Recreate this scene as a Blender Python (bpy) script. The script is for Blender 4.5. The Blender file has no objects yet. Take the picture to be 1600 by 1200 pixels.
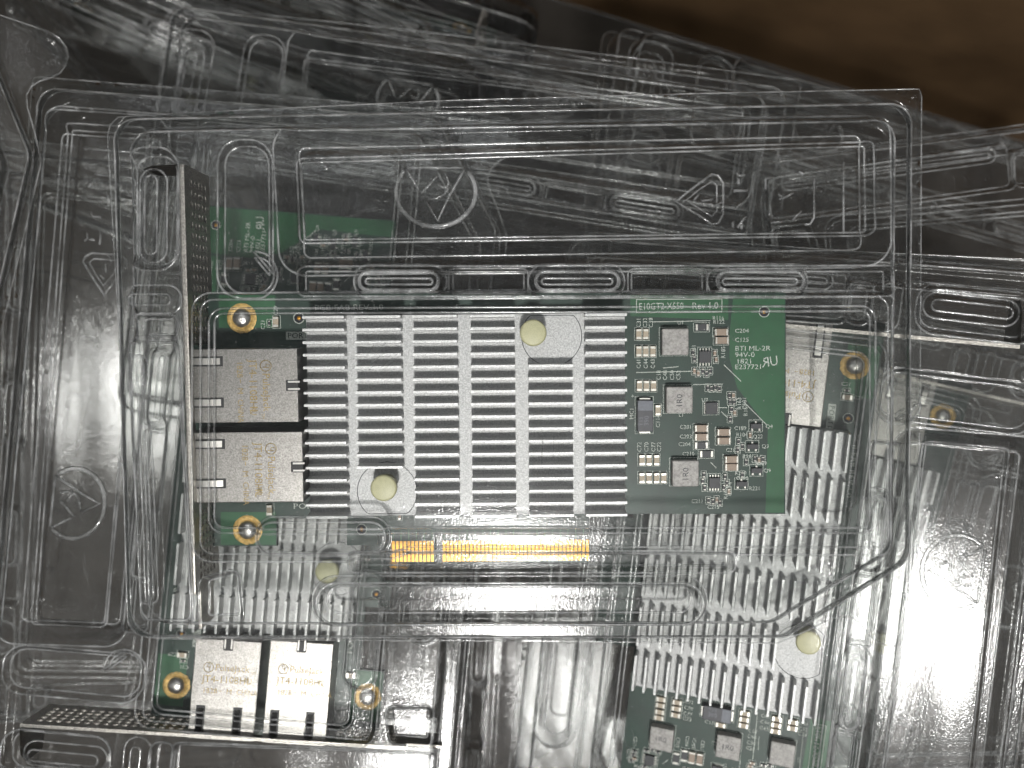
import bpy, bmesh, math, random
import numpy as np
from mathutils import Matrix, Vector, Euler

random.seed(7); RNG = np.random.RandomState(11)
S = 0.001                      # everything below is written in millimetres
D = 250.0                      # camera height over the top card, mm
PX = 6.0                       # photo pixels per mm on the card (the edge contacts have a 1 mm pitch)
sc = bpy.context.scene
C = sc.collection
R_ = math.radians

# ------------------------------------------------------------------ camera
cam_d = bpy.data.cameras.new('camera')
cam = bpy.data.objects.new('camera', cam_d); C.objects.link(cam)
cam.location = (0, 0, D * S); cam.rotation_euler = (0, 0, 0)
cam_d.sensor_width = 36.0
cam_d.lens = 36.0 * D / (1600.0 / PX)
cam_d.clip_start = 0.01; cam_d.clip_end = 20
cam_d.dof.use_dof = True
cam_d.dof.focus_distance = (D - 8) * S
cam_d.dof.aperture_fstop = 11.0
sc.camera = cam

# ------------------------------------------------------------------ light
world = bpy.data.worlds.new('World'); sc.world = world; world.use_nodes = True
bg = world.node_tree.nodes['Background']
bg.inputs['Color'].default_value = (0.95, 0.98, 1.0, 1); bg.inputs['Strength'].default_value = 0.12

def disc_lamp(name, pos, target, size, watt, col):
    l = bpy.data.lights.new(name, 'AREA'); l.shape = 'DISK'; l.size = size; l.energy = watt; l.color = col
    o = bpy.data.objects.new(name, l); C.objects.link(o)
    o.location = pos
    o.rotation_euler = (Vector(target) - Vector(pos)).to_track_quat('-Z', 'Y').to_euler()
    return o
disc_lamp('work_lamp', (0.0, -0.42, 1.0), (0, -0.02, 0), 0.11, 10.4, (1.0, 0.985, 0.96))
def tube_lamp(name, x, y, along_x):
    l = bpy.data.lights.new(name, 'AREA'); l.shape = 'RECTANGLE'
    l.size, l.size_y = (1.2, 0.05) if along_x else (0.05, 1.2)
    l.energy = 3.0; l.color = (0.94, 0.97, 1.0)
    o = bpy.data.objects.new(name, l); C.objects.link(o); o.location = (x, y, 1.9)
for k, (x, y, a) in enumerate([(-0.1, 0.75, True), (-0.1, 0.95, True), (-1.3, -0.1, False), (1.25, 0.1, False), (0.2, -1.5, True)]):  # first pair inferred from twin reflections; the others added for edge highlights
    tube_lamp('highlight_tube', x, y, a)

sc.view_settings.view_transform = 'Standard'; sc.view_settings.look = 'None'
sc.view_settings.exposure = -0.08; sc.view_settings.gamma = 1.0
sc.view_settings.use_curve_mapping = False
cy = sc.cycles
cy.max_bounces = 4; cy.diffuse_bounces = 3; cy.glossy_bounces = 2; cy.transmission_bounces = 4
cy.transparent_max_bounces = 64
cy.sample_clamp_indirect = 6.0; cy.caustics_reflective = False; cy.caustics_refractive = False
cy.use_adaptive_sampling = True; cy.adaptive_threshold = 0.08; cy.adaptive_min_samples = 12
cy.use_denoising = True
try: cy.denoiser = 'OPENIMAGEDENOISE'
except Exception: pass

# ------------------------------------------------------------------ pixel -> card frame
RA = Matrix.Rotation(R_(3.3), 3, 'X') @ Matrix.Rotation(R_(0.5), 3, 'Z')
RAT = RA.transposed()
def P(px, py, z=0.0):
    """point of the top card's own frame (mm) seen at photo pixel px, py and lying at height z over its board"""
    o = RAT @ Vector((0, 0, D)); d = RAT @ Vector(((px - 800) / PX, (600 - py) / PX, -D))
    t = (z - o.z) / d.z
    return o + d * t
def P2(px, py, z=0.0):
    v = P(px, py, z); return (v.x, v.y)

# ------------------------------------------------------------------ materials
def nt(name):
    m = bpy.data.materials.new(name); m.use_nodes = True
    n = m.node_tree.nodes; n.clear()
    return m, n, m.node_tree.links
def N(n, t, **kw):
    x = n.new(t)
    for k, v in kw.items():
        if k in x.inputs: x.inputs[k].default_value = v
        else: setattr(x, k, v)
    return x

def principled(name, col, rough=0.5, metal=0.0, noise=0.0, nscale=800.0, bump=0.0, bscale=3000.0, col2=None, spec=0.5, bdist=0.0001, coat=0.0):
    m, n, l = nt(name)
    out = N(n, 'ShaderNodeOutputMaterial'); b = N(n, 'ShaderNodeBsdfPrincipled')
    b.inputs['Roughness'].default_value = rough; b.inputs['Metallic'].default_value = metal
    b.inputs['Specular IOR Level'].default_value = spec
    b.inputs['Coat Weight'].default_value = coat
    l.new(b.outputs[0], out.inputs[0])
    tc = N(n, 'ShaderNodeTexCoord')
    c4 = (*col, 1)
    if noise > 0 or col2:
        nz = N(n, 'ShaderNodeTexNoise'); nz.inputs['Scale'].default_value = nscale; nz.inputs['Detail'].default_value = 4
        l.new(tc.outputs['Object'], nz.inputs['Vector'])
        rp = N(n, 'ShaderNodeValToRGB')
        c2 = col2 if col2 else tuple(x * (1 - noise) for x in col)
        rp.color_ramp.elements[0].color = (*c2, 1); rp.color_ramp.elements[1].color = c4
        rp.color_ramp.elements[0].position = 0.35; rp.color_ramp.elements[1].position = 0.65
        l.new(nz.outputs['Fac'], rp.inputs[0]); l.new(rp.outputs[0], b.inputs['Base Color'])
    else:
        b.inputs['Base Color'].default_value = c4
    if bump > 0:
        n2 = N(n, 'ShaderNodeTexNoise'); n2.inputs['Scale'].default_value = bscale; n2.inputs['Detail'].default_value = 3
        l.new(tc.outputs['Object'], n2.inputs['Vector'])
        bp = N(n, 'ShaderNodeBump'); bp.inputs['Strength'].default_value = bump; bp.inputs['Distance'].default_value = bdist
        l.new(n2.outputs['Fac'], bp.inputs['Height']); l.new(bp.outputs[0], b.inputs['Normal'])
    return m

M = {}
M['pcb'] = principled('solder_mask_green', (0.006, 0.034, 0.021), 0.42, noise=0.35, nscale=120, bump=0.15, bscale=1500)
M['pour'] = principled('solder_mask_over_copper', (0.013, 0.098, 0.034), 0.45, noise=0.2, nscale=200, bump=0.1, bscale=1500)
M['silk'] = principled('silkscreen_white', (0.62, 0.66, 0.60), 0.7, noise=0.4, nscale=2500)
M['gold'] = principled('gold_plate', (0.56, 0.28, 0.045), 0.38, 0.65, noise=0.2, nscale=900)
M['ringgold'] = principled('gold_ring', (0.72, 0.47, 0.15), 0.5, 0.25, noise=0.45, nscale=1400, bump=0.4, bscale=2500)
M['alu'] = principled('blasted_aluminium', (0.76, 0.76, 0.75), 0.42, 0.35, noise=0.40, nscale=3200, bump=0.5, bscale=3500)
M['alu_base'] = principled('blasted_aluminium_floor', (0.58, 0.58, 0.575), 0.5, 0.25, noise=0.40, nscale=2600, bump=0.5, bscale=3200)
M['nickel'] = principled('satin_nickel', (0.37, 0.355, 0.335), 0.32, 1.0, noise=0.4, nscale=3200, bump=0.45, bscale=3500)
M['steel'] = principled('bracket_steel', (0.50, 0.47, 0.43), 0.36, 0.75, noise=0.5, nscale=2200, bump=0.6, bscale=2500)
M['spring'] = principled('spring_steel', (0.60, 0.58, 0.55), 0.35, 0.6)
M['lead'] = principled('masked_lead', (0.05, 0.14, 0.07), 0.4, noise=0.3, nscale=2000)
M['solder'] = principled('solder', (0.62, 0.60, 0.57), 0.33, 0.9, noise=0.3, nscale=600, bump=0.5, bscale=700, bdist=0.0004)
M['dark'] = principled('dark_slot', (0.01, 0.01, 0.011), 0.5)
M['ic'] = principled('black_epoxy', (0.035, 0.036, 0.04), 0.45, bump=0.2)
M['tant'] = principled('grey_moulded_body', (0.16, 0.17, 0.20), 0.4, noise=0.2)
M['tant2'] = principled('dark_moulded_body', (0.05, 0.05, 0.06), 0.4, noise=0.2)
M['tan'] = principled('ceramic_tan', (0.35, 0.265, 0.20), 0.5, noise=0.15)
M['tan2'] = principled('ceramic_light_tan', (0.46, 0.38, 0.28), 0.5, noise=0.15)
M['tin'] = principled('tinned_end', (0.78, 0.76, 0.70), 0.3, 0.8)
M['ferrite'] = principled('inductor_grey', (0.43, 0.41, 0.39), 0.55, 0.15, noise=0.4, nscale=1700, bump=0.4)
M['nylon'] = principled('natural_nylon', (0.52, 0.50, 0.30), 0.45, noise=0.08, spec=0.5)
M['goldprint'] = principled('etched_print_gold', (0.40, 0.29, 0.11), 0.6, 0.1, noise=0.5, nscale=2500)
M['darkprint'] = principled('dark_print', (0.04, 0.04, 0.05), 0.6, noise=0.3, nscale=2500)
M['card'] = principled('corrugated_cardboard', (0.15, 0.09, 0.044), 0.85, noise=0.22, nscale=35, bump=0.3, bscale=300, spec=0.2, bdist=0.0006)

M['floor_dark'] = principled('shade_darkened_board', (0.075, 0.066, 0.058), 0.85, noise=0.25, nscale=30, spec=0.2)  # cardboard floor, its colour greyed and darkened for the shade beneath the pile

def plastic(name, rough, haze, peel, refl=1.0, patch=0.5, pscale=40):
    """thin clear PET sheet: Fresnel reflection over straight transmission, plus diffuse white for scuffs and dust that also paints in veil and sparkle"""
    m, n, l = nt(name)
    out = N(n, 'ShaderNodeOutputMaterial')
    tc = N(n, 'ShaderNodeTexCoord')
    n1 = N(n, 'ShaderNodeTexNoise'); n1.inputs['Scale'].default_value = 2500; n1.inputs['Detail'].default_value = 0
    l.new(tc.outputs['Object'], n1.inputs['Vector'])
    b1 = N(n, 'ShaderNodeBump'); b1.inputs['Strength'].default_value = 1.0; b1.inputs['Distance'].default_value = peel
    l.new(n1.outputs['Fac'], b1.inputs['Height'])
    lw = N(n, 'ShaderNodeLayerWeight'); lw.inputs['Blend'].default_value = 0.5
    pw = N(n, 'ShaderNodeMath', operation='POWER'); pw.inputs[1].default_value = 2.6
    l.new(lw.outputs['Facing'], pw.inputs[0])
    ma = N(n, 'ShaderNodeMath', operation='MULTIPLY_ADD'); ma.inputs[1].default_value = 0.95 * refl; ma.inputs[2].default_value = 0.020 * refl
    ma.use_clamp = True
    l.new(pw.outputs[0], ma.inputs[0])
    tr = N(n, 'ShaderNodeBsdfTransparent')
    tcol = N(n, 'ShaderNodeMix', data_type='RGBA')
    tcol.inputs[6].default_value = (0.97, 0.975, 0.97, 1); tcol.inputs[7].default_value = (0.10, 0.11, 0.11, 1)
    pw2 = N(n, 'ShaderNodeMath', operation='POWER'); pw2.inputs[1].default_value = 1.7
    l.new(lw.outputs['Facing'], pw2.inputs[0])
    l.new(pw2.outputs[0], tcol.inputs[0]); l.new(tcol.outputs[2], tr.inputs['Color'])
    g1 = N(n, 'ShaderNodeBsdfGlossy'); g1.inputs['Roughness'].default_value = rough
    g2 = N(n, 'ShaderNodeBsdfGlossy'); g2.inputs['Roughness'].default_value = 0.30
    gl = N(n, 'ShaderNodeMixShader'); gl.inputs[0].default_value = 0.15
    l.new(b1.outputs[0], g1.inputs['Normal']); l.new(g1.outputs[0], gl.inputs[1]); l.new(g2.outputs[0], gl.inputs[2])
    mx = N(n, 'ShaderNodeMixShader')
    l.new(ma.outputs[0], mx.inputs[0]); l.new(tr.outputs[0], mx.inputs[1]); l.new(gl.outputs[0], mx.inputs[2])
    n3 = N(n, 'ShaderNodeTexNoise'); n3.inputs['Scale'].default_value = pscale; n3.inputs['Detail'].default_value = 4; n3.inputs['Roughness'].default_value = 0.7
    l.new(tc.outputs['Object'], n3.inputs['Vector'])
    mr = N(n, 'ShaderNodeMapRange'); mr.inputs['From Min'].default_value = 0.42; mr.inputs['From Max'].default_value = 0.72
    mr.inputs['To Min'].default_value = haze * patch; mr.inputs['To Max'].default_value = haze * 2.0
    l.new(n3.outputs['Fac'], mr.inputs['Value'])
    mr2 = N(n, 'ShaderNodeMapRange'); mr2.inputs['From Min'].default_value = 0.80; mr2.inputs['From Max'].default_value = 0.88
    mr2.inputs['To Min'].default_value = 0.0; mr2.inputs['To Max'].default_value = 0.30
    l.new(n1.outputs['Fac'], mr2.inputs['Value'])
    ad = N(n, 'ShaderNodeMath', operation='ADD'); l.new(mr.outputs[0], ad.inputs[0]); l.new(mr2.outputs[0], ad.inputs[1])
    df = N(n, 'ShaderNodeBsdfDiffuse'); df.inputs['Color'].default_value = (0.9, 0.9, 0.9, 1)  # white scatter: scuffs and dust, also painted veil and sparkle of reflected light
    mx2 = N(n, 'ShaderNodeMixShader')
    l.new(ad.outputs[0], mx2.inputs[0]); l.new(mx.outputs[0], mx2.inputs[1]); l.new(df.outputs[0], mx2.inputs[2])
    l.new(mx2.outputs[0], out.inputs[0])
    return m
M['pet'] = plastic('clear_pet_sheet', 0.11, 0.009, 0.000024)
M['pet_rim'] = plastic('whitened_pet_edge', 0.09, 0.13, 0.00001, refl=2.0, patch=0.3, pscale=130)  # extra white and reflectivity paint the bright lines of edges and embossing

# ------------------------------------------------------------------ mesh helpers
def mesh_obj(name, me, parent=None, mat=None, loc=None):
    o = bpy.data.objects.new(name, me); C.objects.link(o)
    if mat is not None and len(me.materials) == 0: me.materials.append(mat)
    if parent is not None: o.parent = parent
    if loc is not None: o.location = Vector(loc) * S
    return o
def bm_mesh(name, bm, smooth=False):
    for v in bm.verts: v.co *= S
    if smooth:
        for f in bm.faces: f.smooth = True
    me = bpy.data.meshes.new(name); bm.to_mesh(me); bm.free()
    return me
def add_box(bm, x0, x1, y0, y1, z0, z1, mi=0, bev=0.0):
    r = bmesh.ops.create_cube(bm, size=1.0)
    vs = r['verts']
    for v in vs:
        v.co.x = x0 if v.co.x < 0 else x1
        v.co.y = y0 if v.co.y < 0 else y1
        v.co.z = z0 if v.co.z < 0 else z1
    fs = list({f for v in vs for f in v.link_faces})
    for f in fs: f.material_index = mi
    if bev > 0:
        es = list({e for v in vs for e in v.link_edges})
        bmesh.ops.bevel(bm, geom=es, offset=bev, segments=2, affect='EDGES', profile=0.6)
def box_mesh(name, x0, x1, y0, y1, z0, z1, bev=0.0):
    bm = bmesh.new(); add_box(bm, x0, x1, y0, y1, z0, z1, 0, bev); return bm_mesh(name, bm)
def prism(name, pts, z0, z1, bev=0.0):
    bm = bmesh.new()
    vs = [bm.verts.new((x, y, z0)) for x, y in pts]
    f = bm.faces.new(vs)
    r = bmesh.ops.extrude_face_region(bm, geom=[f])
    for v in r['geom']:
        if isinstance(v, bmesh.types.BMVert): v.co.z = z1
    bmesh.ops.recalc_face_normals(bm, faces=bm.faces)
    if bev: 
        es = [e for e in bm.edges if abs(e.verts[0].co.z - e.verts[1].co.z) < 1e-6 and abs(e.verts[0].co.z - z1) < 1e-6]
        bmesh.ops.bevel(bm, geom=es, offset=bev, segments=1, affect='EDGES')
    return bm_mesh(name, bm)
def lathe(name, prof, seg=32, jit=0.0):
    bm = bmesh.new(); rings = []
    for r, z in prof:
        if r < 1e-6: rings.append([bm.verts.new((0, 0, z))])
        else: rings.append([bm.verts.new(((r + random.uniform(-jit, jit)) * math.cos(2 * math.pi * k / seg), (r + random.uniform(-jit, jit)) * math.sin(2 * math.pi * k / seg), z)) for k in range(seg)])
    for a, b in zip(rings, rings[1:]):
        for k in range(seg):
            k2 = (k + 1) % seg
            if len(a) == 1 and len(b) > 1: bm.faces.new((a[0], b[k], b[k2]))
            elif len(b) == 1 and len(a) > 1: bm.faces.new((a[k], b[0], a[k2]))
            elif len(a) > 1: bm.faces.new((a[k], b[k], b[k2], a[k2]))
    bmesh.ops.recalc_face_normals(bm, faces=bm.faces)
    return bm_mesh(name, bm, True)
def tube(bm, pts, r, seg=8, closed=False):
    pts = [Vector(p) for p in pts]
    n = len(pts); rings = []
    for i, p in enumerate(pts):
        a = pts[(i - 1) % n] if (closed or i > 0) else p
        b = pts[(i + 1) % n] if (closed or i < n - 1) else p
        t = (b - a).normalized(); up = Vector((0, 0, 1)); s = t.cross(up).normalized()
        u = s.cross(t)
        rings.append([bm.verts.new(p + s * r * math.cos(2 * math.pi * k / seg) + u * r * math.sin(2 * math.pi * k / seg)) for k in range(seg)])
    m = n if closed else n - 1
    for i in range(m):
        a, b = rings[i], rings[(i + 1) % n]
        for k in range(seg): bm.faces.new((a[k], a[(k + 1) % seg], b[(k + 1) % seg], b[k]))
    if not closed:
        bm.faces.new(rings[0][::-1]); bm.faces.new(rings[-1])
def text_mesh(name, items):
    """items: (string, x, y, z, height_mm, rotation_deg, x_stretch, align)"""
    bm = bmesh.new()
    dg = None
    for s, x, y, z, h, rz, st, al in items:
        cu = bpy.data.curves.new('lettering', 'FONT'); cu.body = s; cu.size = h * 1.38; cu.align_x = al; cu.resolution_u = 2
        o = bpy.data.objects.new('lettering', cu); C.objects.link(o)
        bpy.context.view_layer.update()
        dg = bpy.context.evaluated_depsgraph_get()
        me = bpy.data.meshes.new_from_object(o.evaluated_get(dg))
        me.transform(Matrix.Translation((x, y, z)) @ Matrix.Rotation(R_(rz), 4, 'Z') @ Matrix.Diagonal((st, 1, 1, 1)))
        bm.from_mesh(me)
        bpy.data.meshes.remove(me); bpy.data.objects.remove(o); bpy.data.curves.remove(cu)
    return bm_mesh(name, bm)

def empty(name):
    o = bpy.data.objects.new(name, None); C.objects.link(o); o.empty_display_size = 0.01
    return o
def tag(o, label, cat, group=None):
    o['label'] = label; o['category'] = cat
    if group: o['group'] = group
def pose(o, rx, ry, rz, t):
    m = Matrix.Rotation(R_(rz), 4, 'Z') @ Matrix.Rotation(R_(ry), 4, 'Y') @ Matrix.Rotation(R_(rx), 4, 'X')
    o.matrix_world = Matrix.Translation(Vector(t) * S) @ m
def copy_tree(o, parent=None, skip=()):
    c = o.copy(); C.objects.link(c)
    if parent is not None: c.parent = parent
    for ch in o.children:
        if ch.name.split('.')[0] in skip: continue
        copy_tree(ch, c, skip)
    return c

# ------------------------------------------------------------------ the cardboard box everything lies in
FLOOR = -245.0
box = empty('cardboard_box'); tag(box, 'brown cardboard box whose inner wall shows behind the pile at upper right', 'box')
box.location = (0, 0, FLOOR * S)
BR = -17.0
box.rotation_euler = (0, 0, R_(BR))
mesh_obj('floor_panel', box_mesh('box_floor', -460, 420, -460, 196, -4, 0), box, M['floor_dark'])
def wall(x0, x1, y0, y1): mesh_obj('wall_panel', box_mesh('box_wall', x0, x1, y0, y1, 0, 330, 0.8), box, M['card'])
wall(-460, 420, 196, 201)
wall(-465, -460, -460, 201); wall(420, 425, -460, 201); wall(-460, 420, -465, -460)

# ------------------------------------------------------------------ network card (prototype in the top card's frame)
ZJ, ZF, ZB = 13.0, 11.5, 7.0
def make_card():
    root = empty('network_card')
    # board
    out = [P2(*q) for q in [(303, 458), (1228, 458), (1227, 803), (920, 803), (920, 876), (917, 879), (694, 879), (691, 876), (691, 831), (680, 831), (680, 876), (677, 879), (615, 879), (612, 876), (612, 836), (590, 836), (590, 852), (542, 852), (542, 810), (433, 810), (433, 853), (303, 853)]]
    board = mesh_obj('circuit_board', prism('board', out, -1.6, 0.0), root, M['pcb'])
    for k, poly in enumerate([[(1146, 461), (1226, 461), (1225, 801), (1196, 801), (1200, 668), (1152, 606), (1140, 560), (1140, 520)],
                 [(342, 461), (430, 461), (430, 512), (342, 512)], [(985, 461), (1138, 461), (1138, 500), (985, 494)],
                 [(345, 800), (431, 800), (431, 851), (345, 851)]]):
        mesh_obj('copper_pour', prism('pour', [P2(*q) for q in poly], 0.0, 0.03), board, M['pour'])
    # edge contacts
    cm = box_mesh('contact', -0.36, 0.36, -2.75, 2.75, 0.0, 0.06, 0.0)
    cshort = box_mesh('contact_short', -0.36, 0.36, -1.9, 2.75, 0.0, 0.06, 0.0)
    tm = box_mesh('lead', -0.11, 0.11, -1.3, 1.3, 0.0, 0.05)
    y_c = P2(700, 861)[1]; y_l = P2(700, 836)[1]
    for x0, n in ((614.8, 11), (694.0, 38)):
        for k in range(n):
            x = P2(x0 + 6.05 * k, 861)[0]
            mesh_obj('contact', cshort if (n == 38 and k == 36) else cm, board, M['gold'], (x, y_c, 0))
            if k % 2 == 0: mesh_obj('contact_lead', tm, board, M['lead'], (x, y_l, 0))
    # mounting holes: gold ring and solder dome
    ring = lathe('ring', [(2.2, 0.0), (2.25, 0.12), (3.6, 0.12), (3.95, 0.0)], 40, 0.10)
    dome = lathe('dome', [(2.5, 0.0), (2.35, 0.5), (1.9, 1.0), (1.1, 1.35), (0, 1.45)], 28, 0.05)
    for q in ((378, 497), (387, 828)):
        v = P(*q, 0)
        r = mesh_obj('mounting_ring', ring, root, M['ringgold'], (v.x, v.y, 0.0))
        mesh_obj('solder_dome', dome, r, M['solder'], (0, 0, 0.03))
    # fiducials
    fr = lathe('fid_ring', [(1.25, 0.0), (1.25, 0.05), (1.45, 0.05), (1.45, 0)], 28)
    fd = lathe('fid_dark', [(1.24, 0.0), (1.24, 0.035), (0, 0.035)], 28)
    fg = lathe('fid_dot', [(0.55, 0.0), (0.5, 0.09), (0, 0.10)], 20)
    for q in ((467, 497), (565, 827), (1194, 487)):
        v = P(*q, 0)
        f = mesh_obj('fiducial', fr, root, M['silk'], (v.x, v.y, 0))
        mesh_obj('clearance', fd, f, M['ic']); mesh_obj('dot', fg, f, M['gold'])
    # heatsink
    cols = [(475, 540), (555.5, 628), (645.5, 716), (736, 805.5), (826, 896.5), (915, 980)]
    XL = P2(475, 640, ZF)[0]; XR = P2(980, 640, ZF)[0]
    ytop = P2(730, 493.5, ZF)[1]; ybot = P2(730, 807, ZF)[1]
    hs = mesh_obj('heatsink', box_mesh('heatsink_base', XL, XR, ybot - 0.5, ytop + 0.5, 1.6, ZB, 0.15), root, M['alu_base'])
    rows = 17
    for ci, (a, b) in enumerate(cols):
        xa, xb = P2(a, 640, ZF)[0], P2(b, 640, ZF)[0]
        w = (xb - xa) / 2
        bm = bmesh.new(); add_box(bm, -w, w, -0.34, 0.34, ZB - 0.2, ZF, 0, 0.09)
        for v in bm.verts:                       # blades taper towards the tip
            if v.co.z < ZF - 1: v.co.y *= 1.5
        fm = bm_mesh('fin', bm)
        for r in range(rows):
            if ci == 4 and r < 4: continue
            if ci == 1 and r > 12: continue
            y = ytop + (ybot - ytop) * r / (rows - 1)
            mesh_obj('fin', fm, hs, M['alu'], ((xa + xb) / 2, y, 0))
    # milled pin seats and nylon push pins
    for (cx, cy_, px, py, pz) in ((862, 525, 833, 520, 13.0), (605, 768, 600, 762, 13.0)):
        v = P(cx, cy_, ZB)
        bm = bmesh.new(); tube(bm, [(7.6 * math.cos(t), min(max(7.6 * math.sin(t), -(v.y - ybot)), ytop - v.y), 0) for t in [2 * math.pi * k / 48 for k in range(48)]], 0.12, 6, True)
        mesh_obj('seat_groove', bm_mesh('groove', bm, True), hs, M['ic'], (v.x, v.y, ZB - 0.04))
        w = P(px, py, pz)
        mesh_obj('push_pin', lathe('pin', [(0, 0), (2.6, 0), (2.6, 4.5), (3.25, 4.9), (3.3, 6.5), (3.1, 6.95), (2.7, 7.05), (0, 7.1)], 36), root, M['nylon'], (w.x, w.y, ZB))
    # jacks
    for ji, (yt, yb, xr) in enumerate(((545, 660, 466), (675, 785, 471))):
        x0 = P2(303, 600, ZJ)[0] - 2.0; x1 = P2(xr, 640, ZJ)[0]
        y1 = P2(400, yt, ZJ)[1]; y0 = P2(400, yb, ZJ)[1]
        bm = bmesh.new(); add_box(bm, x0, x1, y0, y1, 0.0, ZJ, 0, 0.22)
        j = mesh_obj('jack', bm_mesh('jack_shell', bm), root, M['nickel'])
        h = y1 - y0
        for fy in (0.835, 0.275):
            yc = y0 + h * fy
            mesh_obj('clip_slot', box_mesh('slot', x0 + 0.4, x0 + 9.3, yc - 1.25, yc + 1.25, ZJ - 0.3, ZJ + 0.03), j, M['dark'])
            bm = bmesh.new(); n = 10
            prev = None
            for k in range(n + 1):
                t = k / n; x = x0 + 0.6 + 8.0 * t; z = ZJ + 0.12 + 0.55 * math.sin(math.pi * t)
                cur = [bm.verts.new((x, yc - 0.8, z)), bm.verts.new((x, yc + 0.8, z))]
                if prev: bm.faces.new((prev[0], cur[0], cur[1], prev[1]))
                prev = cur
            bmesh.ops.solidify(bm, geom=bm.faces[:], thickness=-0.25)
            mesh_obj('spring_clip', bm_mesh('clip', bm, False), j, M['spring'])
        yc = y0 + h * (0.5)
        mesh_obj('latch_notch', box_mesh('notch', x1 - 2.9, x1 + 0.06, yc - 1.35, yc + 1.35, ZJ - 3.4, ZJ + 0.03), j, M['dark'])
        for dy in (-0.9, 0.9):
            mesh_obj('latch_tab', box_mesh('tab', x1 - 2.4, x1 + 0.5, yc + dy - 0.22, yc + dy + 0.22, ZJ - 0.6, ZJ + 0.15, 0.05), j, M['spring'])
        zt = ZJ + 0.02
        xc = [x1 - 8.6, x1 - 11.9, x1 - 14.9]
        ym = (y0 + y1) / 2
        pr = text_mesh('jack_print', [
            ('PulseJack', xc[0], y1 - 6.0, zt, 1.9, -90, 0.98, 'LEFT'), ('TM', xc[0] - 0.5, y0 + 2.2, zt, 0.8, -90, 0.9, 'LEFT'),
            ('JT4-1108HL', xc[1], y1 - 2.7, zt, 2.0, -90, 1.0, 'LEFT'), ('RU', xc[1] + 0.3, y0 + 4.0, zt, 1.4, -90, 0.9, 'LEFT'),
            ('1828', xc[2], y1 - 3.0, zt, 1.5, -90, 1.0, 'LEFT'), ('-', xc[2] + .3, y1 - 7.2, zt, 1.5, -90, 2.0, 'LEFT'), ('M', xc[2], y1 - 9.6, zt, 1.5, -90, 1.0, 'LEFT'), ('CHINA', xc[2], y1 - 12.4, zt, 1.5, -90, 0.9, 'LEFT')])
        mesh_obj('jack_print', pr, j, M['goldprint'])
        bm = bmesh.new()
        tube(bm, [(xc[0] + 0.8 + 1.35 * math.cos(t), y1 - 4.2 + 1.35 * math.sin(t), zt) for t in [2 * math.pi * k / 24 for k in range(24)]], 0.10, 4, True)
        tube(bm, [(xc[0] + 0.1, y1 - 4.6, zt), (xc[0] + 1.7, y1 - 4.6, zt), (xc[0] + 1.6, y1 - 3.8, zt), (xc[0] + 0.9, y1 - 3.9, zt), (xc[0] + 0.8, y1 - 4.6, zt)], 0.10, 4)
        mesh_obj('jack_emblem', bm_mesh('jack_emblem', bm), j, M['goldprint'])
    # bracket: upright plate with a grid of vent holes, a bent screw tab and a narrow tongue
    xb = P2(293, 600, 15.0)[0]; yb1 = P2(286, 257, 15)[1]; yb0 = P2(303, 966, 15)[1]
    zt, zb = 15.2, -3.2; th = 0.9
    bm = bmesh.new()
    cell = 2.55
    ny = int((yb1 - yb0 - 6) / cell); nz = 7
    cyy = (yb1 - yb0 - 6) / ny; czz = (zt - zb) / nz
    jy = [(P2(400, 545, ZJ)[1], P2(400, 660, ZJ)[1]), (P2(400, 675, ZJ)[1], P2(400, 785, ZJ)[1])]
    for i in range(ny):
        for k in range(nz):
            ya = yb0 + 6 + i * cyy; za = zb + k * czz
            yc, zc = ya + cyy / 2, za + czz / 2
            corn = [(ya, za), (ya + cyy, za), (ya + cyy, za + czz), (ya, za + czz)]
            port = any(b - 0.6 < yc < a + 0.6 for a, b in jy) and 0 < zc < ZJ
            if port: continue
            hole = 0 < k < nz - 1 and 1 <= i < ny - 1 and not any(b - 1.5 < yc < a + 1.5 for a, b in jy)
            if not hole:
                bm.faces.new([bm.verts.new((xb, y, z)) for y, z in corn]); continue
            hv = [bm.verts.new((xb, yc + 0.98 * math.cos(t), zc + 0.98 * math.sin(t))) for t in [math.pi * (1.25 + q * 0.25) for q in range(8)]]
            cv = [bm.verts.new((xb, y, z)) for y, z in corn]
            for q in range(4):
                bm.faces.new((cv[q], cv[(q + 1) % 4], hv[(2 * q + 2) % 8], hv[2 * q + 1]))
                bm.faces.new((cv[q], hv[2 * q + 1], hv[2 * q]))
    bmesh.ops.remove_doubles(bm, verts=bm.verts, dist=1e-4)
    bmesh.ops.recalc_face_normals(bm, faces=bm.faces)
    bmesh.ops.solidify(bm, geom=bm.faces[:], thickness=th)
    br = mesh_obj('bracket', bm_mesh('bracket_plate', bm), root, M['steel'])
    mesh_obj('edge_fold', box_mesh('fold', xb - 0.4, xb + 1.0, yb0 + 6, yb1, zt - 0.1, zt + 0.9, 0.4), br, M['steel'])
    mesh_obj('tongue', box_mesh('tongue', xb - 0.3, xb + 0.6, yb0 - 4, yb0 + 6.2, zb + 4, zt - 4, 0.2), br, M['steel'])
    bm = bmesh.new()
    tz = [(-0.4, zb), (-11.5, zb + 2.0), (-11.5, zt - 6.0), (-8.0, zt - 2.0), (-0.4, zt)]
    f = bm.faces.new([bm.verts.new((xb + x, yb1, z)) for x, z in tz])
    bmesh.ops.solidify(bm, geom=[f], thickness=0.9)
    mesh_obj('screw_tab', bm_mesh('tab', bm), br, M['steel'])

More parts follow.
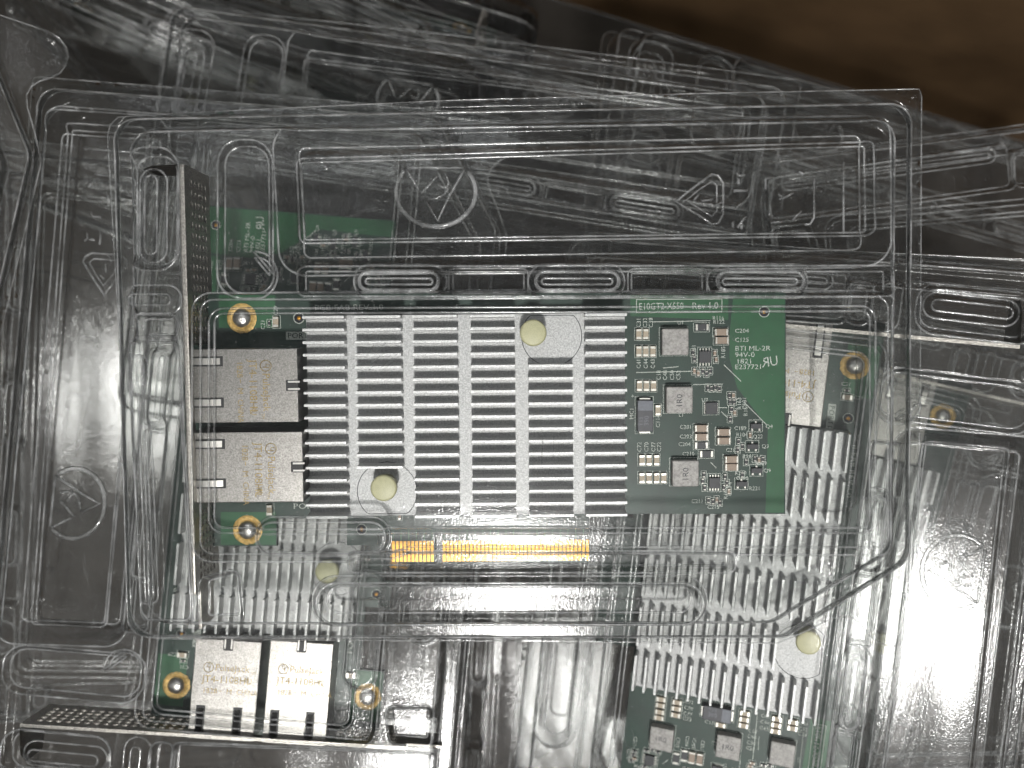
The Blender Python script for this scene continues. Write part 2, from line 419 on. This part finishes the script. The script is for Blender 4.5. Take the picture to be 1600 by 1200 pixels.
    # chips and passives
    def chip(name, body, tin, w, l, h, cap_frac, vertical):
        bm = bmesh.new()
        if vertical:
            e = l * cap_frac
            add_box(bm, -w / 2, w / 2, -l / 2 + e, l / 2 - e, 0, h * 0.97, 0, 0.06)
            add_box(bm, -w / 2 - 0.02, w / 2 + 0.02, -l / 2, -l / 2 + e, 0, h, 1, 0.08); add_box(bm, -w / 2 - 0.02, w / 2 + 0.02, l / 2 - e, l / 2, 0, h, 1, 0.08)
        else:
            e = w * cap_frac
            add_box(bm, -w / 2 + e, w / 2 - e, -l / 2, l / 2, 0, h * 0.97, 0, 0.06)
            add_box(bm, -w / 2, -w / 2 + e, -l / 2 - 0.02, l / 2 + 0.02, 0, h, 1, 0.08); add_box(bm, w / 2 - e, w / 2, -l / 2 - 0.02, l / 2 + 0.02, 0, h, 1, 0.08)
        me = bm_mesh(name, bm); me.materials.append(M[body]); me.materials.append(M[tin]); return me
    capv = chip('cap_small', 'tan2', 'tin', 1.35, 2.7, 1.1, 0.26, True)
    capb = chip('cap_big', 'tan', 'tin', 3.4, 1.75, 1.5, 0.15, False)
    resh = chip('res', 'ic', 'tin', 3.5, 1.7, 0.7, 0.2, False)
    tiny = chip('tiny', 'ic', 'tin', 0.7, 1.4, 0.5, 0.25, True)
    tinyc = chip('tinyc', 'tan', 'tin', 0.7, 1.4, 0.6, 0.25, True)
    silk_boxes = []
    def put(name, me, q, z=0.8):
        v = P(*q, z); o = mesh_obj(name, me, root, None, (v.x, v.y, 0.0)); silk_boxes.append((v.x, v.y, me)); return o
    for q in [(998, 522), (1009, 522), (998, 549), (1009, 549), (1020, 549), (999, 603), (1010, 603), (1021, 603), (1028, 641), (1003, 719), (1014, 719), (1026, 719), (1003, 747), (1014, 747), (1026, 747), (1037, 747), (431, 503)]:
        put('capacitor', capv, q)
    for q in [(1127, 519), (1128, 532), (1096, 669.5), (1096, 683), (1131, 675.5), (1131, 689), (1143, 718), (1143, 730)]:
        put('capacitor', capb, q, 1.2)
    for q in [(1097, 511.5), (1096, 696), (1104, 709.5)]:
        put('resistor', resh, q, 0.6)
    put('capacitor', capv, (421, 797)); put('resistor', tiny, (420, 505)); put('capacitor', tinyc, (624, 808))
    for q in [(1140, 618), (1146, 618), (1141, 628), (1147, 628), (1143, 640), (1141, 655), (1148, 645), (1085, 580), (1091, 583), (1098, 580), (1104, 584), (1110, 580), (1117, 552), (1119, 562), (1083, 551), (1085, 561), (1106, 606), (1112, 607), (1118, 606), (1124, 607),
              (1154, 690), (1160, 698), (1153, 703), (1180, 717), (1186, 719), (1192, 718), (1133, 745), (1136, 755), (1131, 762), (1139, 768), (1100, 742), (1098, 752), (1101, 762), (1107, 782), (1114, 784), (1120, 781), (1125, 786), (1166, 722), (1160, 742), (1172, 680)]:
        put('resistor' if random.random() < .6 else 'capacitor', tiny if random.random() < .6 else tinyc, q, 0.4)
    ind = box_mesh('inductor', -3.4, 3.4, -3.4, 3.4, 0, 3.2, 0.35)
    for q, s in (((1055.5, 534), ''), ((1062, 625), '1R0'), ((1071.5, 740), '1R0')):
        o = put('inductor', ind, q, 3.2); o.data.materials.append(M['ferrite']) if not o.data.materials else None
        if s: mesh_obj('marking', text_mesh('mark', [(s, 0.7, -2.0, 3.215, 1.6, 90, 1.0, 'LEFT')]), o, M['tant2'])
    bm = bmesh.new(); add_box(bm, -2.05, 2.05, -4.1, 4.1, 0, 2.4, 0, 0.2); add_box(bm, -1.4, 1.4, -4.55, -4.0, 0, 1.5, 1); add_box(bm, -1.4, 1.4, 4.0, 4.55, 0, 1.5, 1)
    tme = bm_mesh('tantalum', bm); tme.materials.append(M['tant2']); tme.materials.append(M['tin'])
    t = put('tantalum_capacitor', tme, (1008.5, 650), 2.4)
    mesh_obj('polarity_band', box_mesh('band', -1.9, 1.9, 1.4, 3.85, 2.39, 2.42), t, M['tant'])
    mesh_obj('marking', text_mesh('mark', [('390', 0.9, -2.6, 2.44, 1.3, 90, 1.0, 'LEFT'), ('T15', -0.7, -2.6, 2.44, 1.1, 90, 1.0, 'LEFT')]), t, M['tant'])
    def soic(q, w, h, n, side):
        bm = bmesh.new(); add_box(bm, -w / 2, w / 2, -h / 2, h / 2, 0.1, 1.1, 0, 0.08)
        for k in range(n):
            p = -w / 2 + w * (k + .5) / n
            for s in (-1, 1):
                if side: add_box(bm, p - .14, p + .14, s * h / 2, s * (h / 2 + .75), 0, 0.25, 1)
                else: add_box(bm, s * w / 2, s * (w / 2 + .3), p - .14, p + .14, 0, 0.2, 1)
        me = bm_mesh('ic', bm); me.materials.append(M['ic']); me.materials.append(M['tin']); return put('chip', me, q, 1.0)
    soic((1102, 558), 3.1, 3.0, 4, True); soic((1112, 638), 3.0, 3.0, 6, False); soic((1117, 755), 2.9, 2.7, 4, True)
    for q in [(1182, 666), (1176.5, 698), (1183, 735.5), (1159.5, 756.5)]:
        bm = bmesh.new(); add_box(bm, -1.45, 1.45, -.65, .65, .1, 1.0, 0, .08)
        for x in (-.95, .95): add_box(bm, x - .22, x + .22, -1.25, -.6, 0, .25, 1)
        add_box(bm, -.22, .22, .6, 1.25, 0, .25, 1)
        me = bm_mesh('sot', bm); me.materials.append(M['ic']); me.materials.append(M['tin']); put('transistor', me, q, .9)
    # silkscreen: frames round the parts, lines and lettering
    bm = bmesh.new()
    def line(a, b, w=0.13, z=0.045):
        a, b = Vector((*a, z)), Vector((*b, z)); t = (b - a).normalized(); s = Vector((-t.y, t.x, 0)) * w / 2
        bm.faces.new([bm.verts.new(v) for v in (a - s, b - s, b + s, a + s)])
    def frame(x0, y0, x1, y1, w=0.12):
        line((x0, y0), (x1, y0), w); line((x1, y0), (x1, y1), w); line((x1, y1), (x0, y1), w); line((x0, y1), (x0, y0), w)
    for x, y, me in silk_boxes:
        xs = [v.co.x / S for v in me.vertices]; ys = [v.co.y / S for v in me.vertices]
        g = 0.32
        frame(x + min(xs) - g, y + min(ys) - g, x + max(xs) + g, y + max(ys) + g)
    a, b = P2(994.5, 488.5), P2(1128, 467)
    frame(a[0], a[1], b[0], b[1], 0.2)
    for q, r in [((1131, 570), (1158, 596)), ((1162, 628), (1198, 664)), ((1127, 643), (1136, 652)), ((994, 582), (1083, 580)), ((1110, 722), (1119, 731)), ((1020, 503), (1110, 501)), ((1083, 601), (1130, 600)), ((1036, 575), (1060, 573)), ((1122, 637), (1136, 637))]:
        line(P2(*q), P2(*r), 0.2)
    mesh_obj('silkscreen_line', bm_mesh('silk_lines', bm), board, M['silk'])
    it = []
    def tx(s, q, h, rz=0, st=1.0, al='LEFT', z=0.05): v = P2(*q); it.append((s, v[0], v[1], z, h, rz, st, al))
    tx('E10GT2-X550', (998, 484), 1.8, 0.5, 0.80); tx('Rev 1.0', (1081, 483), 1.8, 0.5, 0.92)
    tx('PCB FAB REV 1.0', (491, 485), 1.5, 0, 1.2)
    tx('BTI ML-2R', (1148, 548), 1.3, 0, 1.18); tx('94V-0', (1148, 558), 1.3, 0, 1.2); tx('1821', (1150, 568), 1.3, 0, 1.2); tx('E237721', (1148, 577), 1.3, 0, 1.15)
    tx('PORT2', (458, 795), 1.5, 0, 1.3)
    tx('C204', (1148, 520), 1.1, 0, 1.1); tx('C125', (1148, 534), 1.1, 0, 1.1)
    for s, q in [('C31', (1001, 512)), ('C32', (1011, 512)), ('C38', (1020, 512)), ('C41', (1001, 576)), ('C44', (1012, 576)), ('C43', (1023, 576)), ('C18', (1032, 594)), ('C48', (1042, 594)), ('C50', (1053, 594)), ('C52', (1063, 594)),
                 ('C114', (1031, 668)), ('MC1', (990, 655)), ('C72', (1002, 706)), ('C70', (1013, 706)), ('C77', (1024, 706)), ('C73', (1033, 706)), ('R81', (1087, 553)), ('R185', (1133, 560)), ('R163', (1158, 640)), ('R167', (1168, 650)), ('C181', (1166, 640)), ('R106', (1137, 780)), ('R114', (1143, 772)), ('C29', (434, 493)), ('C21', (414, 515))]:
        tx(s, q, 1.1, 90, 1.0)
    for s, q in [('C201', (1062, 670)), ('C203', (1062, 685)), ('C204', (1060, 697)), ('C210', (1066, 712)), ('L1', (1060, 651)), ('R116', (1113, 500)), ('R122', (1114, 506)), ('C189', (1147, 672)), ('R104', (1150, 682)), ('Q22', (1176, 685)), ('C213', (1134, 706)), ('Q4', (1196, 669)), ('Q3', (1190, 700)), ('R109', (1180, 727)), ('R98', (1160, 716)), ('Q9', (1193, 738)), ('C211', (1080, 786)), ('C215', (1105, 795)), ('+', (986, 622)), ('U1', (1058, 507)), ('R210', (1148, 742)), ('C190', (1150, 750)), ('R221', (1170, 766)), ('U7', (1096, 628))]:
        tx(s, q, 1.05, 0, 1.0)
    mesh_obj('silkscreen_lettering', text_mesh('silk_text', it), board, M['silk'])
    # inverted label block and the recognised-component mark
    a, b = P2(447, 531), P2(488, 518)
    mesh_obj('label_block', box_mesh('blk', a[0], b[0], a[1], b[1], 0.0, 0.04), board, M['silk'])
    mesh_obj('label_lettering', text_mesh('blk_t', [('PORT1', a[0] + 0.4, a[1] + 0.45, 0.05, 1.4, 0, 1.1, 'LEFT')]), board, M['pcb'])
    v = P2(1190, 574)
    mesh_obj('component_mark', text_mesh('ru', [('R', v[0] + 2.3, v[1] + 0.3, 0.05, 2.6, 8, -1.0, 'LEFT'), ('U', v[0] + 2.2, v[1] + 0.3, 0.05, 2.6, 8, 0.9, 'LEFT')]), board, M['silk'])
    return root
card_a = make_card()

# ------------------------------------------------------------------ clear clamshell (prototype in the same frame)
def sd_poly(X, Y, pts):
    pts = np.array(pts); n = len(pts)
    d = np.full(X.shape, 1e18); s = np.ones(X.shape)
    for i in range(n):
        a = pts[i]; b = pts[i - 1]
        ex, ey = b[0] - a[0], b[1] - a[1]; wx, wy = X - a[0], Y - a[1]
        t = np.clip((wx * ex + wy * ey) / (ex * ex + ey * ey + 1e-12), 0, 1)
        bx, by = wx - ex * t, wy - ey * t
        d = np.minimum(d, bx * bx + by * by)
        c1 = Y >= a[1]; c2 = Y < b[1]; c3 = ex * wy > ey * wx
        flip = (c1 & c2 & c3) | (~c1 & ~c2 & ~c3)
        s = np.where(flip, -s, s)
    return s * np.sqrt(d)
def inset(pts, r):
    pts = [np.array(p) for p in pts]; n = len(pts)
    area = sum(pts[i][0] * pts[(i + 1) % n][1] - pts[(i + 1) % n][0] * pts[i][1] for i in range(n))
    sg = 1 if area > 0 else -1
    L = []
    for i in range(n):
        a, b = pts[i], pts[(i + 1) % n]; t = (b - a) / np.linalg.norm(b - a); nn = np.array([-t[1], t[0]]) * sg
        L.append((a + nn * r, t))
    out = []
    for i in range(n):
        p, t = L[i - 1]; q, u = L[i]
        k = np.linalg.solve(np.array([[t[0], -u[0]], [t[1], -u[1]]]), q - p)
        out.append(p + t * k[0])
    return out
def shape(X, Y, q, z, r):
    pts = [P2(a, b, z) for a, b in q]
    if r <= 0: return sd_poly(X, Y, pts)
    return sd_poly(X, Y, inset(pts, r)) - r
def rect(x0, y0, x1, y1): return [(x0, y0), (x1, y0), (x1, y1), (x0, y1)]
def put_level(H, sd, level, wall, rel=False):
    t = np.clip(0.5 - sd / wall, 0, 1); s = t * t * (3 - 2 * t); s = 0.35 * t + 0.65 * s
    return H + level * s if rel else H + (level - H) * s

FL = [(168, 212), (172, 196), (184, 183), (300, 176), (700, 157), (1100, 146), (1436, 139), (1440, 150), (1438, 600), (1431, 972), (1426, 990), (1415, 1003), (1400, 1009), (1384, 1008), (1368, 1002), (1356, 990), (1346, 976), (1333, 966), (1317, 962), (1296, 968), (1260, 986), (1215, 1005), (244, 998), (222, 990), (206, 974), (199, 950), (186, 520)]
DOME0 = [(184, 188), (1418, 163), (1414, 872), (1222, 992), (206, 992)]
DOME1 = [(196, 200), (1404, 178), (1400, 862), (1210, 978), (220, 980)]
CREASE = []; LIDH = {}
def sheet(name, cell, lid):
    xs0, xs1, ys0, ys1 = -112.0, 112.0, -72.0, 84.0
    nx, ny = int((xs1 - xs0) / cell), int((ys1 - ys0) / cell)
    gx = np.linspace(xs0, xs1, nx + 1); gy = np.linspace(ys0, ys1, ny + 1)
    X, Y = np.meshgrid(gx, gy, indexing='xy')
    fl = shape(X, Y, FL, 3.0, 0)
    # slide the lattice points next to the rim onto it, so that the sheet ends in a clean cut
    g_y, g_x = np.gradient(fl, gy[1] - gy[0], gx[1] - gx[0])
    near = np.abs(fl) < cell * 0.62
    X = np.where(near, X - g_x * fl, X); Y = np.where(near, Y - g_y * fl, Y)
    keep = (fl < cell * 0.62)
    U = X; V = Y
    if lid:
        def lvl(H, q, z, r, level, wall, rel=False):
            if r >= 0.8: CREASE.append(([P2(a_, b_, z) for a_, b_ in q], r, wall))
            return put_level(H, shape(U, V, q, z, r), level, wall, rel)
        H = np.full(X.shape, 3.0)
        H = put_level(H, np.abs(fl + 1.6) - 0.5, 0.5, 0.8, True)                                 # bead along the rim
        H = lvl(H, DOME0, 5.0, 6.0, 9.5, 1.6)
        H = lvl(H, DOME1, 16.0, 6.5, 16.5, 2.2)
        H = lvl(H, [(440, 208), (1376, 187), (1378, 398), (1340, 402), (452, 415)], 16.5, 4.0, 9.0, 4.6)   # label recess
        H = lvl(H, [(468, 252), (1352, 226), (1354, 366), (474, 378)], 8.0, 1.0, 8.2, 0.9)
        H = lvl(H, [(345, 224), (422, 222), (424, 460), (400, 462), (345, 462)], 16, 5.0, 14.6, 1.3)
        H = lvl(H, [(306, 463), (1395, 458), (1395, 861), (640, 861), (610, 872), (306, 872)], 16, 4.0, 15.0, 1.6)     # card pocket
        H = lvl(H, [(330, 486), (1364, 482), (1364, 829), (330, 829)], 15, 3.0, 14.4, 1.2)
        H = lvl(H, rect(470, 419, 1392, 459), 15.5, 1.0, 12.0, 1.2)              # channel with pills
        for a, b in ((556, 690), (832, 972), (1116, 1262)):
            H = lvl(H, rect(a, 420, b, 458), 15.5, 3.0, 15.8, 2.0)
            H = lvl(H, rect(a + 9, 430, b - 9, 449), 15.5, 1.5, 14.6, 1.6)
        for a in (704, 985):
            H = lvl(H, rect(a, 423, a + 118, 456), 13, 0.8, -1.2, 1.0, True)
        # bracket side
        H = lvl(H, rect(202, 236, 276, 418), 15.5, 4.5, 12.5, 1.6)
        H = lvl(H, rect(221, 268, 252, 404), 14, 2.4, 14.4, 1.8)
        H = lvl(H, rect(200, 453, 279, 484), 15.5, 2.3, 18.0, 2.2)
        H = lvl(H, rect(213, 494, 276, 527), 15.5, 2.0, 13.0, 1.4)
        H = lvl(H, [(192, 532), (279, 530), (300, 940), (300, 975), (214, 975)], 15, 2.0, 13.8, 1.4)
        H = lvl(H, [(207, 560), (226, 560), (240, 940), (224, 940)], 14, 1.5, -0.7, 1.4, True)
        # lower features
        H = lvl(H, [(400, 866), (404, 812), (605, 812), (606, 866)], 15.5, 4.0, 16.3, 1.0)
        H = lvl(H, rect(548, 864, 1144, 890), 15.5, 1.2, 13.6, 1.1)
        H = lvl(H, rect(560, 884, 1140, 889), 15.5, 0.3, -0.6, 0.7, True)
        H = lvl(H, rect(492, 904, 1101, 976), 16.5, 5.6, 18.6, 1.3)
        H = lvl(H, rect(503, 914, 1090, 966), 16.5, 4.2, 14.4, 1.8)
        H = lvl(H, [(318, 906), (372, 892), (378, 968), (318, 970)], 15.5, 1.5, 13.6, 1.6)
        H = lvl(H, rect(1180, 905, 1300, 908), 16, 0.2, 0.5, 0.8, True)
        # raised ticks that stiffen the panel
        for a, b in (((470, 232), (508, 262)), ((1358, 372), (1378, 396))):
            H = lvl(H, [(a[0], a[1]), (a[0] + 3, a[1] - 3), (b[0] + 3, b[1] - 3), (b[0], b[1])], 9, 0, 0.6, 0.8, True)
        amp = 0.05
    else:
        H = np.full(X.shape, 2.4)
        H = put_level(H, shape(U, V, DOME0, 2.0, 6.0), -4.0, 2.2)
        H = put_level(H, shape(U, V, [(225, 225), (1385, 200), (1380, 850), (1196, 955), (240, 955)], -3, 5.0), -7.0, 2.0)
        H = put_level(H, shape(U, V, [(470, 240), (1340, 225), (1342, 380), (470, 392)], -6, 3.0), -3.0, 3.0)
        H = put_level(H, shape(U, V, rect(330, 480, 520, 800), -3, 3.0), -3.4, 2.0)
        H = put_level(H, shape(U, V, rect(700, 500, 1180, 780), -3, 3.0), -4.2, 2.0)
        H = put_level(H, shape(U, V, rect(520, 905, 1080, 940), -3, 2.5), -4.0, 1.8)
        H = put_level(H, shape(U, V, rect(1270, 480, 1340, 800), -4, 4.0), -3.0, 2.0)
        amp = 0.06
    # sag and drag of the thermoformed sheet
    W = np.zeros(X.shape)
    for k in range(9):
        a = math.pi / 2 + RNG.normal(0, 0.22); wl = RNG.uniform(14, 52)
        W += np.sin((X * math.cos(a) + Y * math.sin(a)) * 2 * math.pi / wl + RNG.uniform(0, 6.3)) * wl / 40
    H = H + W * amp
    if lid: LIDH.update(gx=gx, gy=gy, H=H)
    idx = -np.ones(X.shape, dtype=np.int64); idx[keep] = np.arange(keep.sum())
    vs = np.stack([X[keep], Y[keep], H[keep]], 1) * S
    q = np.stack([idx[:-1, :-1], idx[:-1, 1:], idx[1:, 1:], idx[1:, :-1]], -1).reshape(-1, 4)
    q = q[(q >= 0).all(1)]
    me = bpy.data.meshes.new(name)
    me.vertices.add(len(vs)); me.vertices.foreach_set('co', vs.astype(np.float32).ravel())
    me.loops.add(len(q) * 4); me.loops.foreach_set('vertex_index', q.astype(np.int32).ravel())
    me.polygons.add(len(q)); me.polygons.foreach_set('loop_start', np.arange(0, len(q) * 4, 4, dtype=np.int32))
    try: me.polygons.foreach_set('loop_total', np.full(len(q), 4, dtype=np.int32))
    except Exception: pass
    me.polygons.foreach_set('use_smooth', np.ones(len(q), dtype=bool))
    me.update(calc_edges=True); me.validate()
    me.materials.append(M['pet'])
    return me

def rounded_outline(pts, r, off, step=0.9):
    """outline of a rounded polygon, moved outwards by off"""
    core = inset(pts, r); n = len(core); rr = r + off
    if rr <= 0.2: return None
    area = sum(core[i][0] * core[(i + 1) % n][1] - core[(i + 1) % n][0] * core[i][1] for i in range(n))
    if area < 0: core = core[::-1]
    out = []
    for i in range(n):
        p, c, q = core[i - 1], core[i], core[(i + 1) % n]
        t0 = (c - p) / np.linalg.norm(c - p); t1 = (q - c) / np.linalg.norm(q - c)
        a0 = math.atan2(-t0[0], t0[1]); a1 = math.atan2(-t1[0], t1[1])
        while a1 < a0 - 1e-6: a1 += 2 * math.pi
        if a1 - a0 > math.pi * 1.2: a0, a1 = a1 - 2 * math.pi, a1 - 2 * math.pi
        k = max(2, int(abs(a1 - a0) * rr / 0.6))
        for j in range(k + 1):
            a = a0 + (a1 - a0) * j / k
            out.append(c + rr * np.array([math.cos(a), math.sin(a)]))
        e0 = out[-1]; e1 = q + rr * np.array([t1[1], -t1[0]])
        m = int(np.linalg.norm(e1 - e0) / step)
        for j in range(1, m): out.append(e0 + (e1 - e0) * j / m)
    return out
def lid_height(x, y):
    gx, gy, H = LIDH['gx'], LIDH['gy'], LIDH['H']
    i = min(max(int((y - gy[0]) / (gy[1] - gy[0])), 0), len(gy) - 2); j = min(max(int((x - gx[0]) / (gx[1] - gx[0])), 0), len(gx) - 2)
    fy = (y - gy[i]) / (gy[1] - gy[0]); fx = (x - gx[j]) / (gx[1] - gx[0])
    return (H[i, j] * (1 - fx) + H[i, j + 1] * fx) * (1 - fy) + (H[i + 1, j] * (1 - fx) + H[i + 1, j + 1] * fx) * fy
def pl(pts, z=8.4):
    return [P(a, b, z) for a, b in pts]
def make_tray():
    root = empty('plastic_tray')
    lid = mesh_obj('lid', sheet('tray_lid', 0.42, True), root)
    mesh_obj('base', sheet('tray_base', 0.8, False), root)
    bm = bmesh.new()
    for pts, r, wall_w in CREASE:
        for off in (-0.5 * wall_w, 0.5 * wall_w):
            ol = rounded_outline(pts, r, off)
            if ol: tube(bm, [(p[0], p[1], lid_height(p[0], p[1]) + 0.02) for p in ol], 0.30, 6, True)
    mesh_obj('crease_highlight', bm_mesh('crease_highlight', bm, True), lid, M['pet_rim'])  # round beads added along the folds to draw their edge highlights
    bm = bmesh.new()
    for cx, cy2, n, ang, ln in ((592, 560, 7, 48, 40), (575, 570, 4, 40, 22), (700, 800, 5, 42, 60), (655, 850, 5, 40, 30), (770, 300, 4, -62, 60), (560, 330, 4, 10, 40), (1160, 540, 3, -50, 26), (860, 700, 3, 88, 50), (1080, 800, 4, 20, 40)):
        for k in range(n):
            a = R_(ang + random.uniform(-9, 9)); l2 = ln * random.uniform(.4, 1.0); ox = cx + random.uniform(-22, 22); oy = cy2 + random.uniform(-16, 16)
            p = [P2(ox + math.cos(a) * l2 * (t - .5), oy - math.sin(a) * l2 * (t - .5), 15) for t in (0, .25, .5, .75, 1)]
            tube(bm, [(x, y, lid_height(x, y) + .02) for x, y in p], 0.045, 4)
    mesh_obj('scratch', bm_mesh('scratch', bm, True), lid, M['pet_rim'])['kind'] = 'stuff'
    bm = bmesh.new(); tube(bm, [P(a, b, 3.0) for a, b in FL], 0.22, 6, True)
    mesh_obj('cut_rim', bm_mesh('cut_rim', bm, True), lid, M['pet_rim'])
    bm = bmesh.new()
    arc = []
    for k in range(41):
        t = R_(220 - 260 * k / 40 * -1) if False else R_(142 + (396 - 142) * k / 40)
        arc.append((681 + 62 * math.cos(t), 300 - 54 * math.sin(t)))
    tube(bm, pl(arc), 0.62, 8)
    for ln in ([(636, 262), (726, 262)], [(635, 265), (655, 298)], [(658, 302), (670, 290), (676, 283), (684, 275)], [(683, 287), (692, 293), (698, 293), (701, 287), (698, 275)],
               [(666, 315), (684, 345), (700, 310), (727, 263)], [(668, 312), (682, 310), (694, 304), (702, 292)]):
        tube(bm, pl(ln), 0.38, 6)
    mesh_obj('emblem', bm_mesh('emblem', bm, True), lid, M['pet_rim'])
    bm = bmesh.new()
    tube(bm, pl([(1056, 315), (1085, 292), (1112, 272), (1122, 274), (1130, 286), (1130, 335), (1122, 349), (1112, 350), (1092, 336), (1074, 326)]), 0.35, 6, True)
    tube(bm, pl([(1072, 313), (1090, 298), (1112, 283), (1120, 290), (1120, 330), (1112, 338), (1096, 328), (1084, 320)]), 0.25, 6, True)
    for ln in ([(1084, 313), (1092, 304)], [(1096, 314), (1112, 312)], [(1116, 322), (1128, 316)], [(1072, 329), (1082, 324)]): tube(bm, pl(ln), 0.3, 6)
    mesh_obj('recycling_mark', bm_mesh('recycling_mark', bm, True), lid, M['pet_rim'])
    bm = bmesh.new()
    for ln in ([(1150, 270), (1156, 275), (1165, 273)], [(1154, 279), (1154, 288)], [(1146, 298), (1168, 298)], [(1145, 345), (1145, 356)], [(1150, 325), (1158, 318), (1156, 326)], [(1152, 356), (1160, 345), (1166, 338)], [(1160, 350), (1158, 358)]): tube(bm, pl(ln), 0.38, 6)
    mesh_obj('moulded_code', bm_mesh('moulded_code', bm, True), lid, M['pet_rim'])
    bm = bmesh.new()
    for ln in ([(1196, 296), (1196, 280), (1204, 277)], [(1272, 277), (1272, 340), (1266, 350), (1258, 351)], [(1204, 348), (1222, 347)], [(1238, 344), (1252, 330)], [(1216, 303), (1222, 308), (1218, 312)], [(1222, 311), (1240, 301)], [(1248, 268), (1256, 272)], [(1318, 253), (1318, 364)]): tube(bm, pl(ln), 0.32, 6)
    mesh_obj('moulded_square', bm_mesh('moulded_square', bm, True), lid, M['pet_rim'])
    return root
tray_a = make_tray()

# ------------------------------------------------------------------ the pile
m4 = RA.to_4x4()
card_a.matrix_world = m4; tray_a.matrix_world = m4
G1, G2 = 'network cards packed in the box', 'clear clamshell trays piled in the box'
tag(card_a, 'uppermost green network card with finned aluminium heatsink and gold edge contacts, seen whole', 'network card', G1)
tag(tray_a, 'topmost clear plastic clamshell tray lying flat over the whole network card', 'plastic tray', G2)

SMALL = ('contact', 'contact_lead', 'capacitor', 'resistor', 'transistor', 'chip', 'fiducial', 'silkscreen_line', 'silkscreen_lettering', 'label_block', 'label_lettering', 'component_mark', 'jack_print', 'jack_emblem', 'tantalum_capacitor', 'copper_pour', 'latch_tab', 'seat_groove', 'inductor', 'edge_fold')
def unit(p, card_label, tray_label, skip=(), tskip=()):
    if card_label:
        c = copy_tree(card_a, None, skip); pose(c, *p); tag(c, card_label, 'network card', G1)
    t = copy_tree(tray_a, None, tskip); pose(t, *p); tag(t, tray_label, 'plastic tray', G2)

unit((2.5, 2.51, 85.7, (-74.8, -19.4, -33.3)),
     'network card at lower left with two pale metal jacks reading upright, under the topmost tray',
     'clear tray under the topmost one at left, holding the card with upright jacks', ('edge_fold',))
unit((14.8, 4.6, -95.3, (71.2, -62.3, -25.0)),
     'network card at lower right standing portrait with heatsink fins pointing down, under the topmost tray',
     'clear tray at lower right with a round embossed emblem beside the topmost tray', ('contact', 'contact_lead', 'edge_fold'))
unit((8.0, 3.0, -103.0, (109.0, -74.5, -72.0)),
     'network card at right edge showing only a gold mounting ring through the plastic',
     'clear tray at right edge lying under the emblem tray', SMALL)
unit((84.0, 0.0, -17.0, (-113.0, 136.0, -170.0)),
     'network card standing on edge in the dark upper left, heatsink blocks in a row',
     'clear tray standing on edge in the dark upper left behind the pile', SMALL)
unit((-84.0, 0.0, 163.0, (-88.0, 160.0, -174.0)),
     'network card standing on edge at the very top, its metal end catching light',
     'clear tray standing on edge across the top of the picture', SMALL)
DEEP = ('base', 'moulded_code', 'moulded_square', 'recycling_mark')
unit((30.0, 20.0, -20.0, (-150.0, 120.0, -120.0)), None, 'clear tray slumped in the upper left corner behind the leaning tray', (), DEEP)
unit((30.0, 0.0, 77.7, (-208.0, 9.0, 8.0)), None, 'clear tray leaning steeply at the left edge with its corner at upper left')
unit((-18.0, 12.0, -12.0, (120.0, 40.0, -95.0)), None, 'clear tray tilted towards the cardboard wall at right, deep in the pile', (), DEEP)
unit((11.0, 4.0, -84.0, (148.0, -22.0, -58.0)), None, 'clear tray at upper right reaching out from under the topmost tray to the edge', (), DEEP)
unit((3.0, -2.0, -9.0, (-22.0, 40.0, -66.0)), None, 'clear tray lying askew under the others, its rim slanting out at upper left', (), DEEP)
unit((15.0, -9.0, 84.0, (-146.0, -24.0, -92.0)), None, 'clear tray sloping under the left side of the pile, streaked with silvery reflections', (), DEEP)
unit((-3.0, 1.0, 87.0, (14.0, -112.0, -100.0)), None, 'clear tray lying flat in the gap at bottom centre between the two portrait cards', (), DEEP)
for k, (rx, y, nm) in enumerate(((70, 96, 'farther'), (62, 50, 'nearer'))):
    unit((rx, 0, -16 + 3 * k, (30 - 40 * k, y, -172)), None, nm + ' of the clear trays standing on edge behind the topmost tray', (), DEEP)
stand = ['first', 'second', 'third', 'fourth', 'fifth', 'sixth', 'seventh', 'eighth', 'ninth', 'tenth']
for k in range(5):
    unit((random.choice((34, 48, 60, 72)) + random.uniform(-5, 5), random.uniform(-6, 6), 84 + random.uniform(-7, 7), (-160 + 80 * k, -62 + random.uniform(-10, 10), -140 + random.uniform(-8, 6))), None,
         stand[k] + ' clear tray from the left standing on edge at the bottom of the box', (), DEEP + ('crease_highlight', 'scratch', 'emblem'))
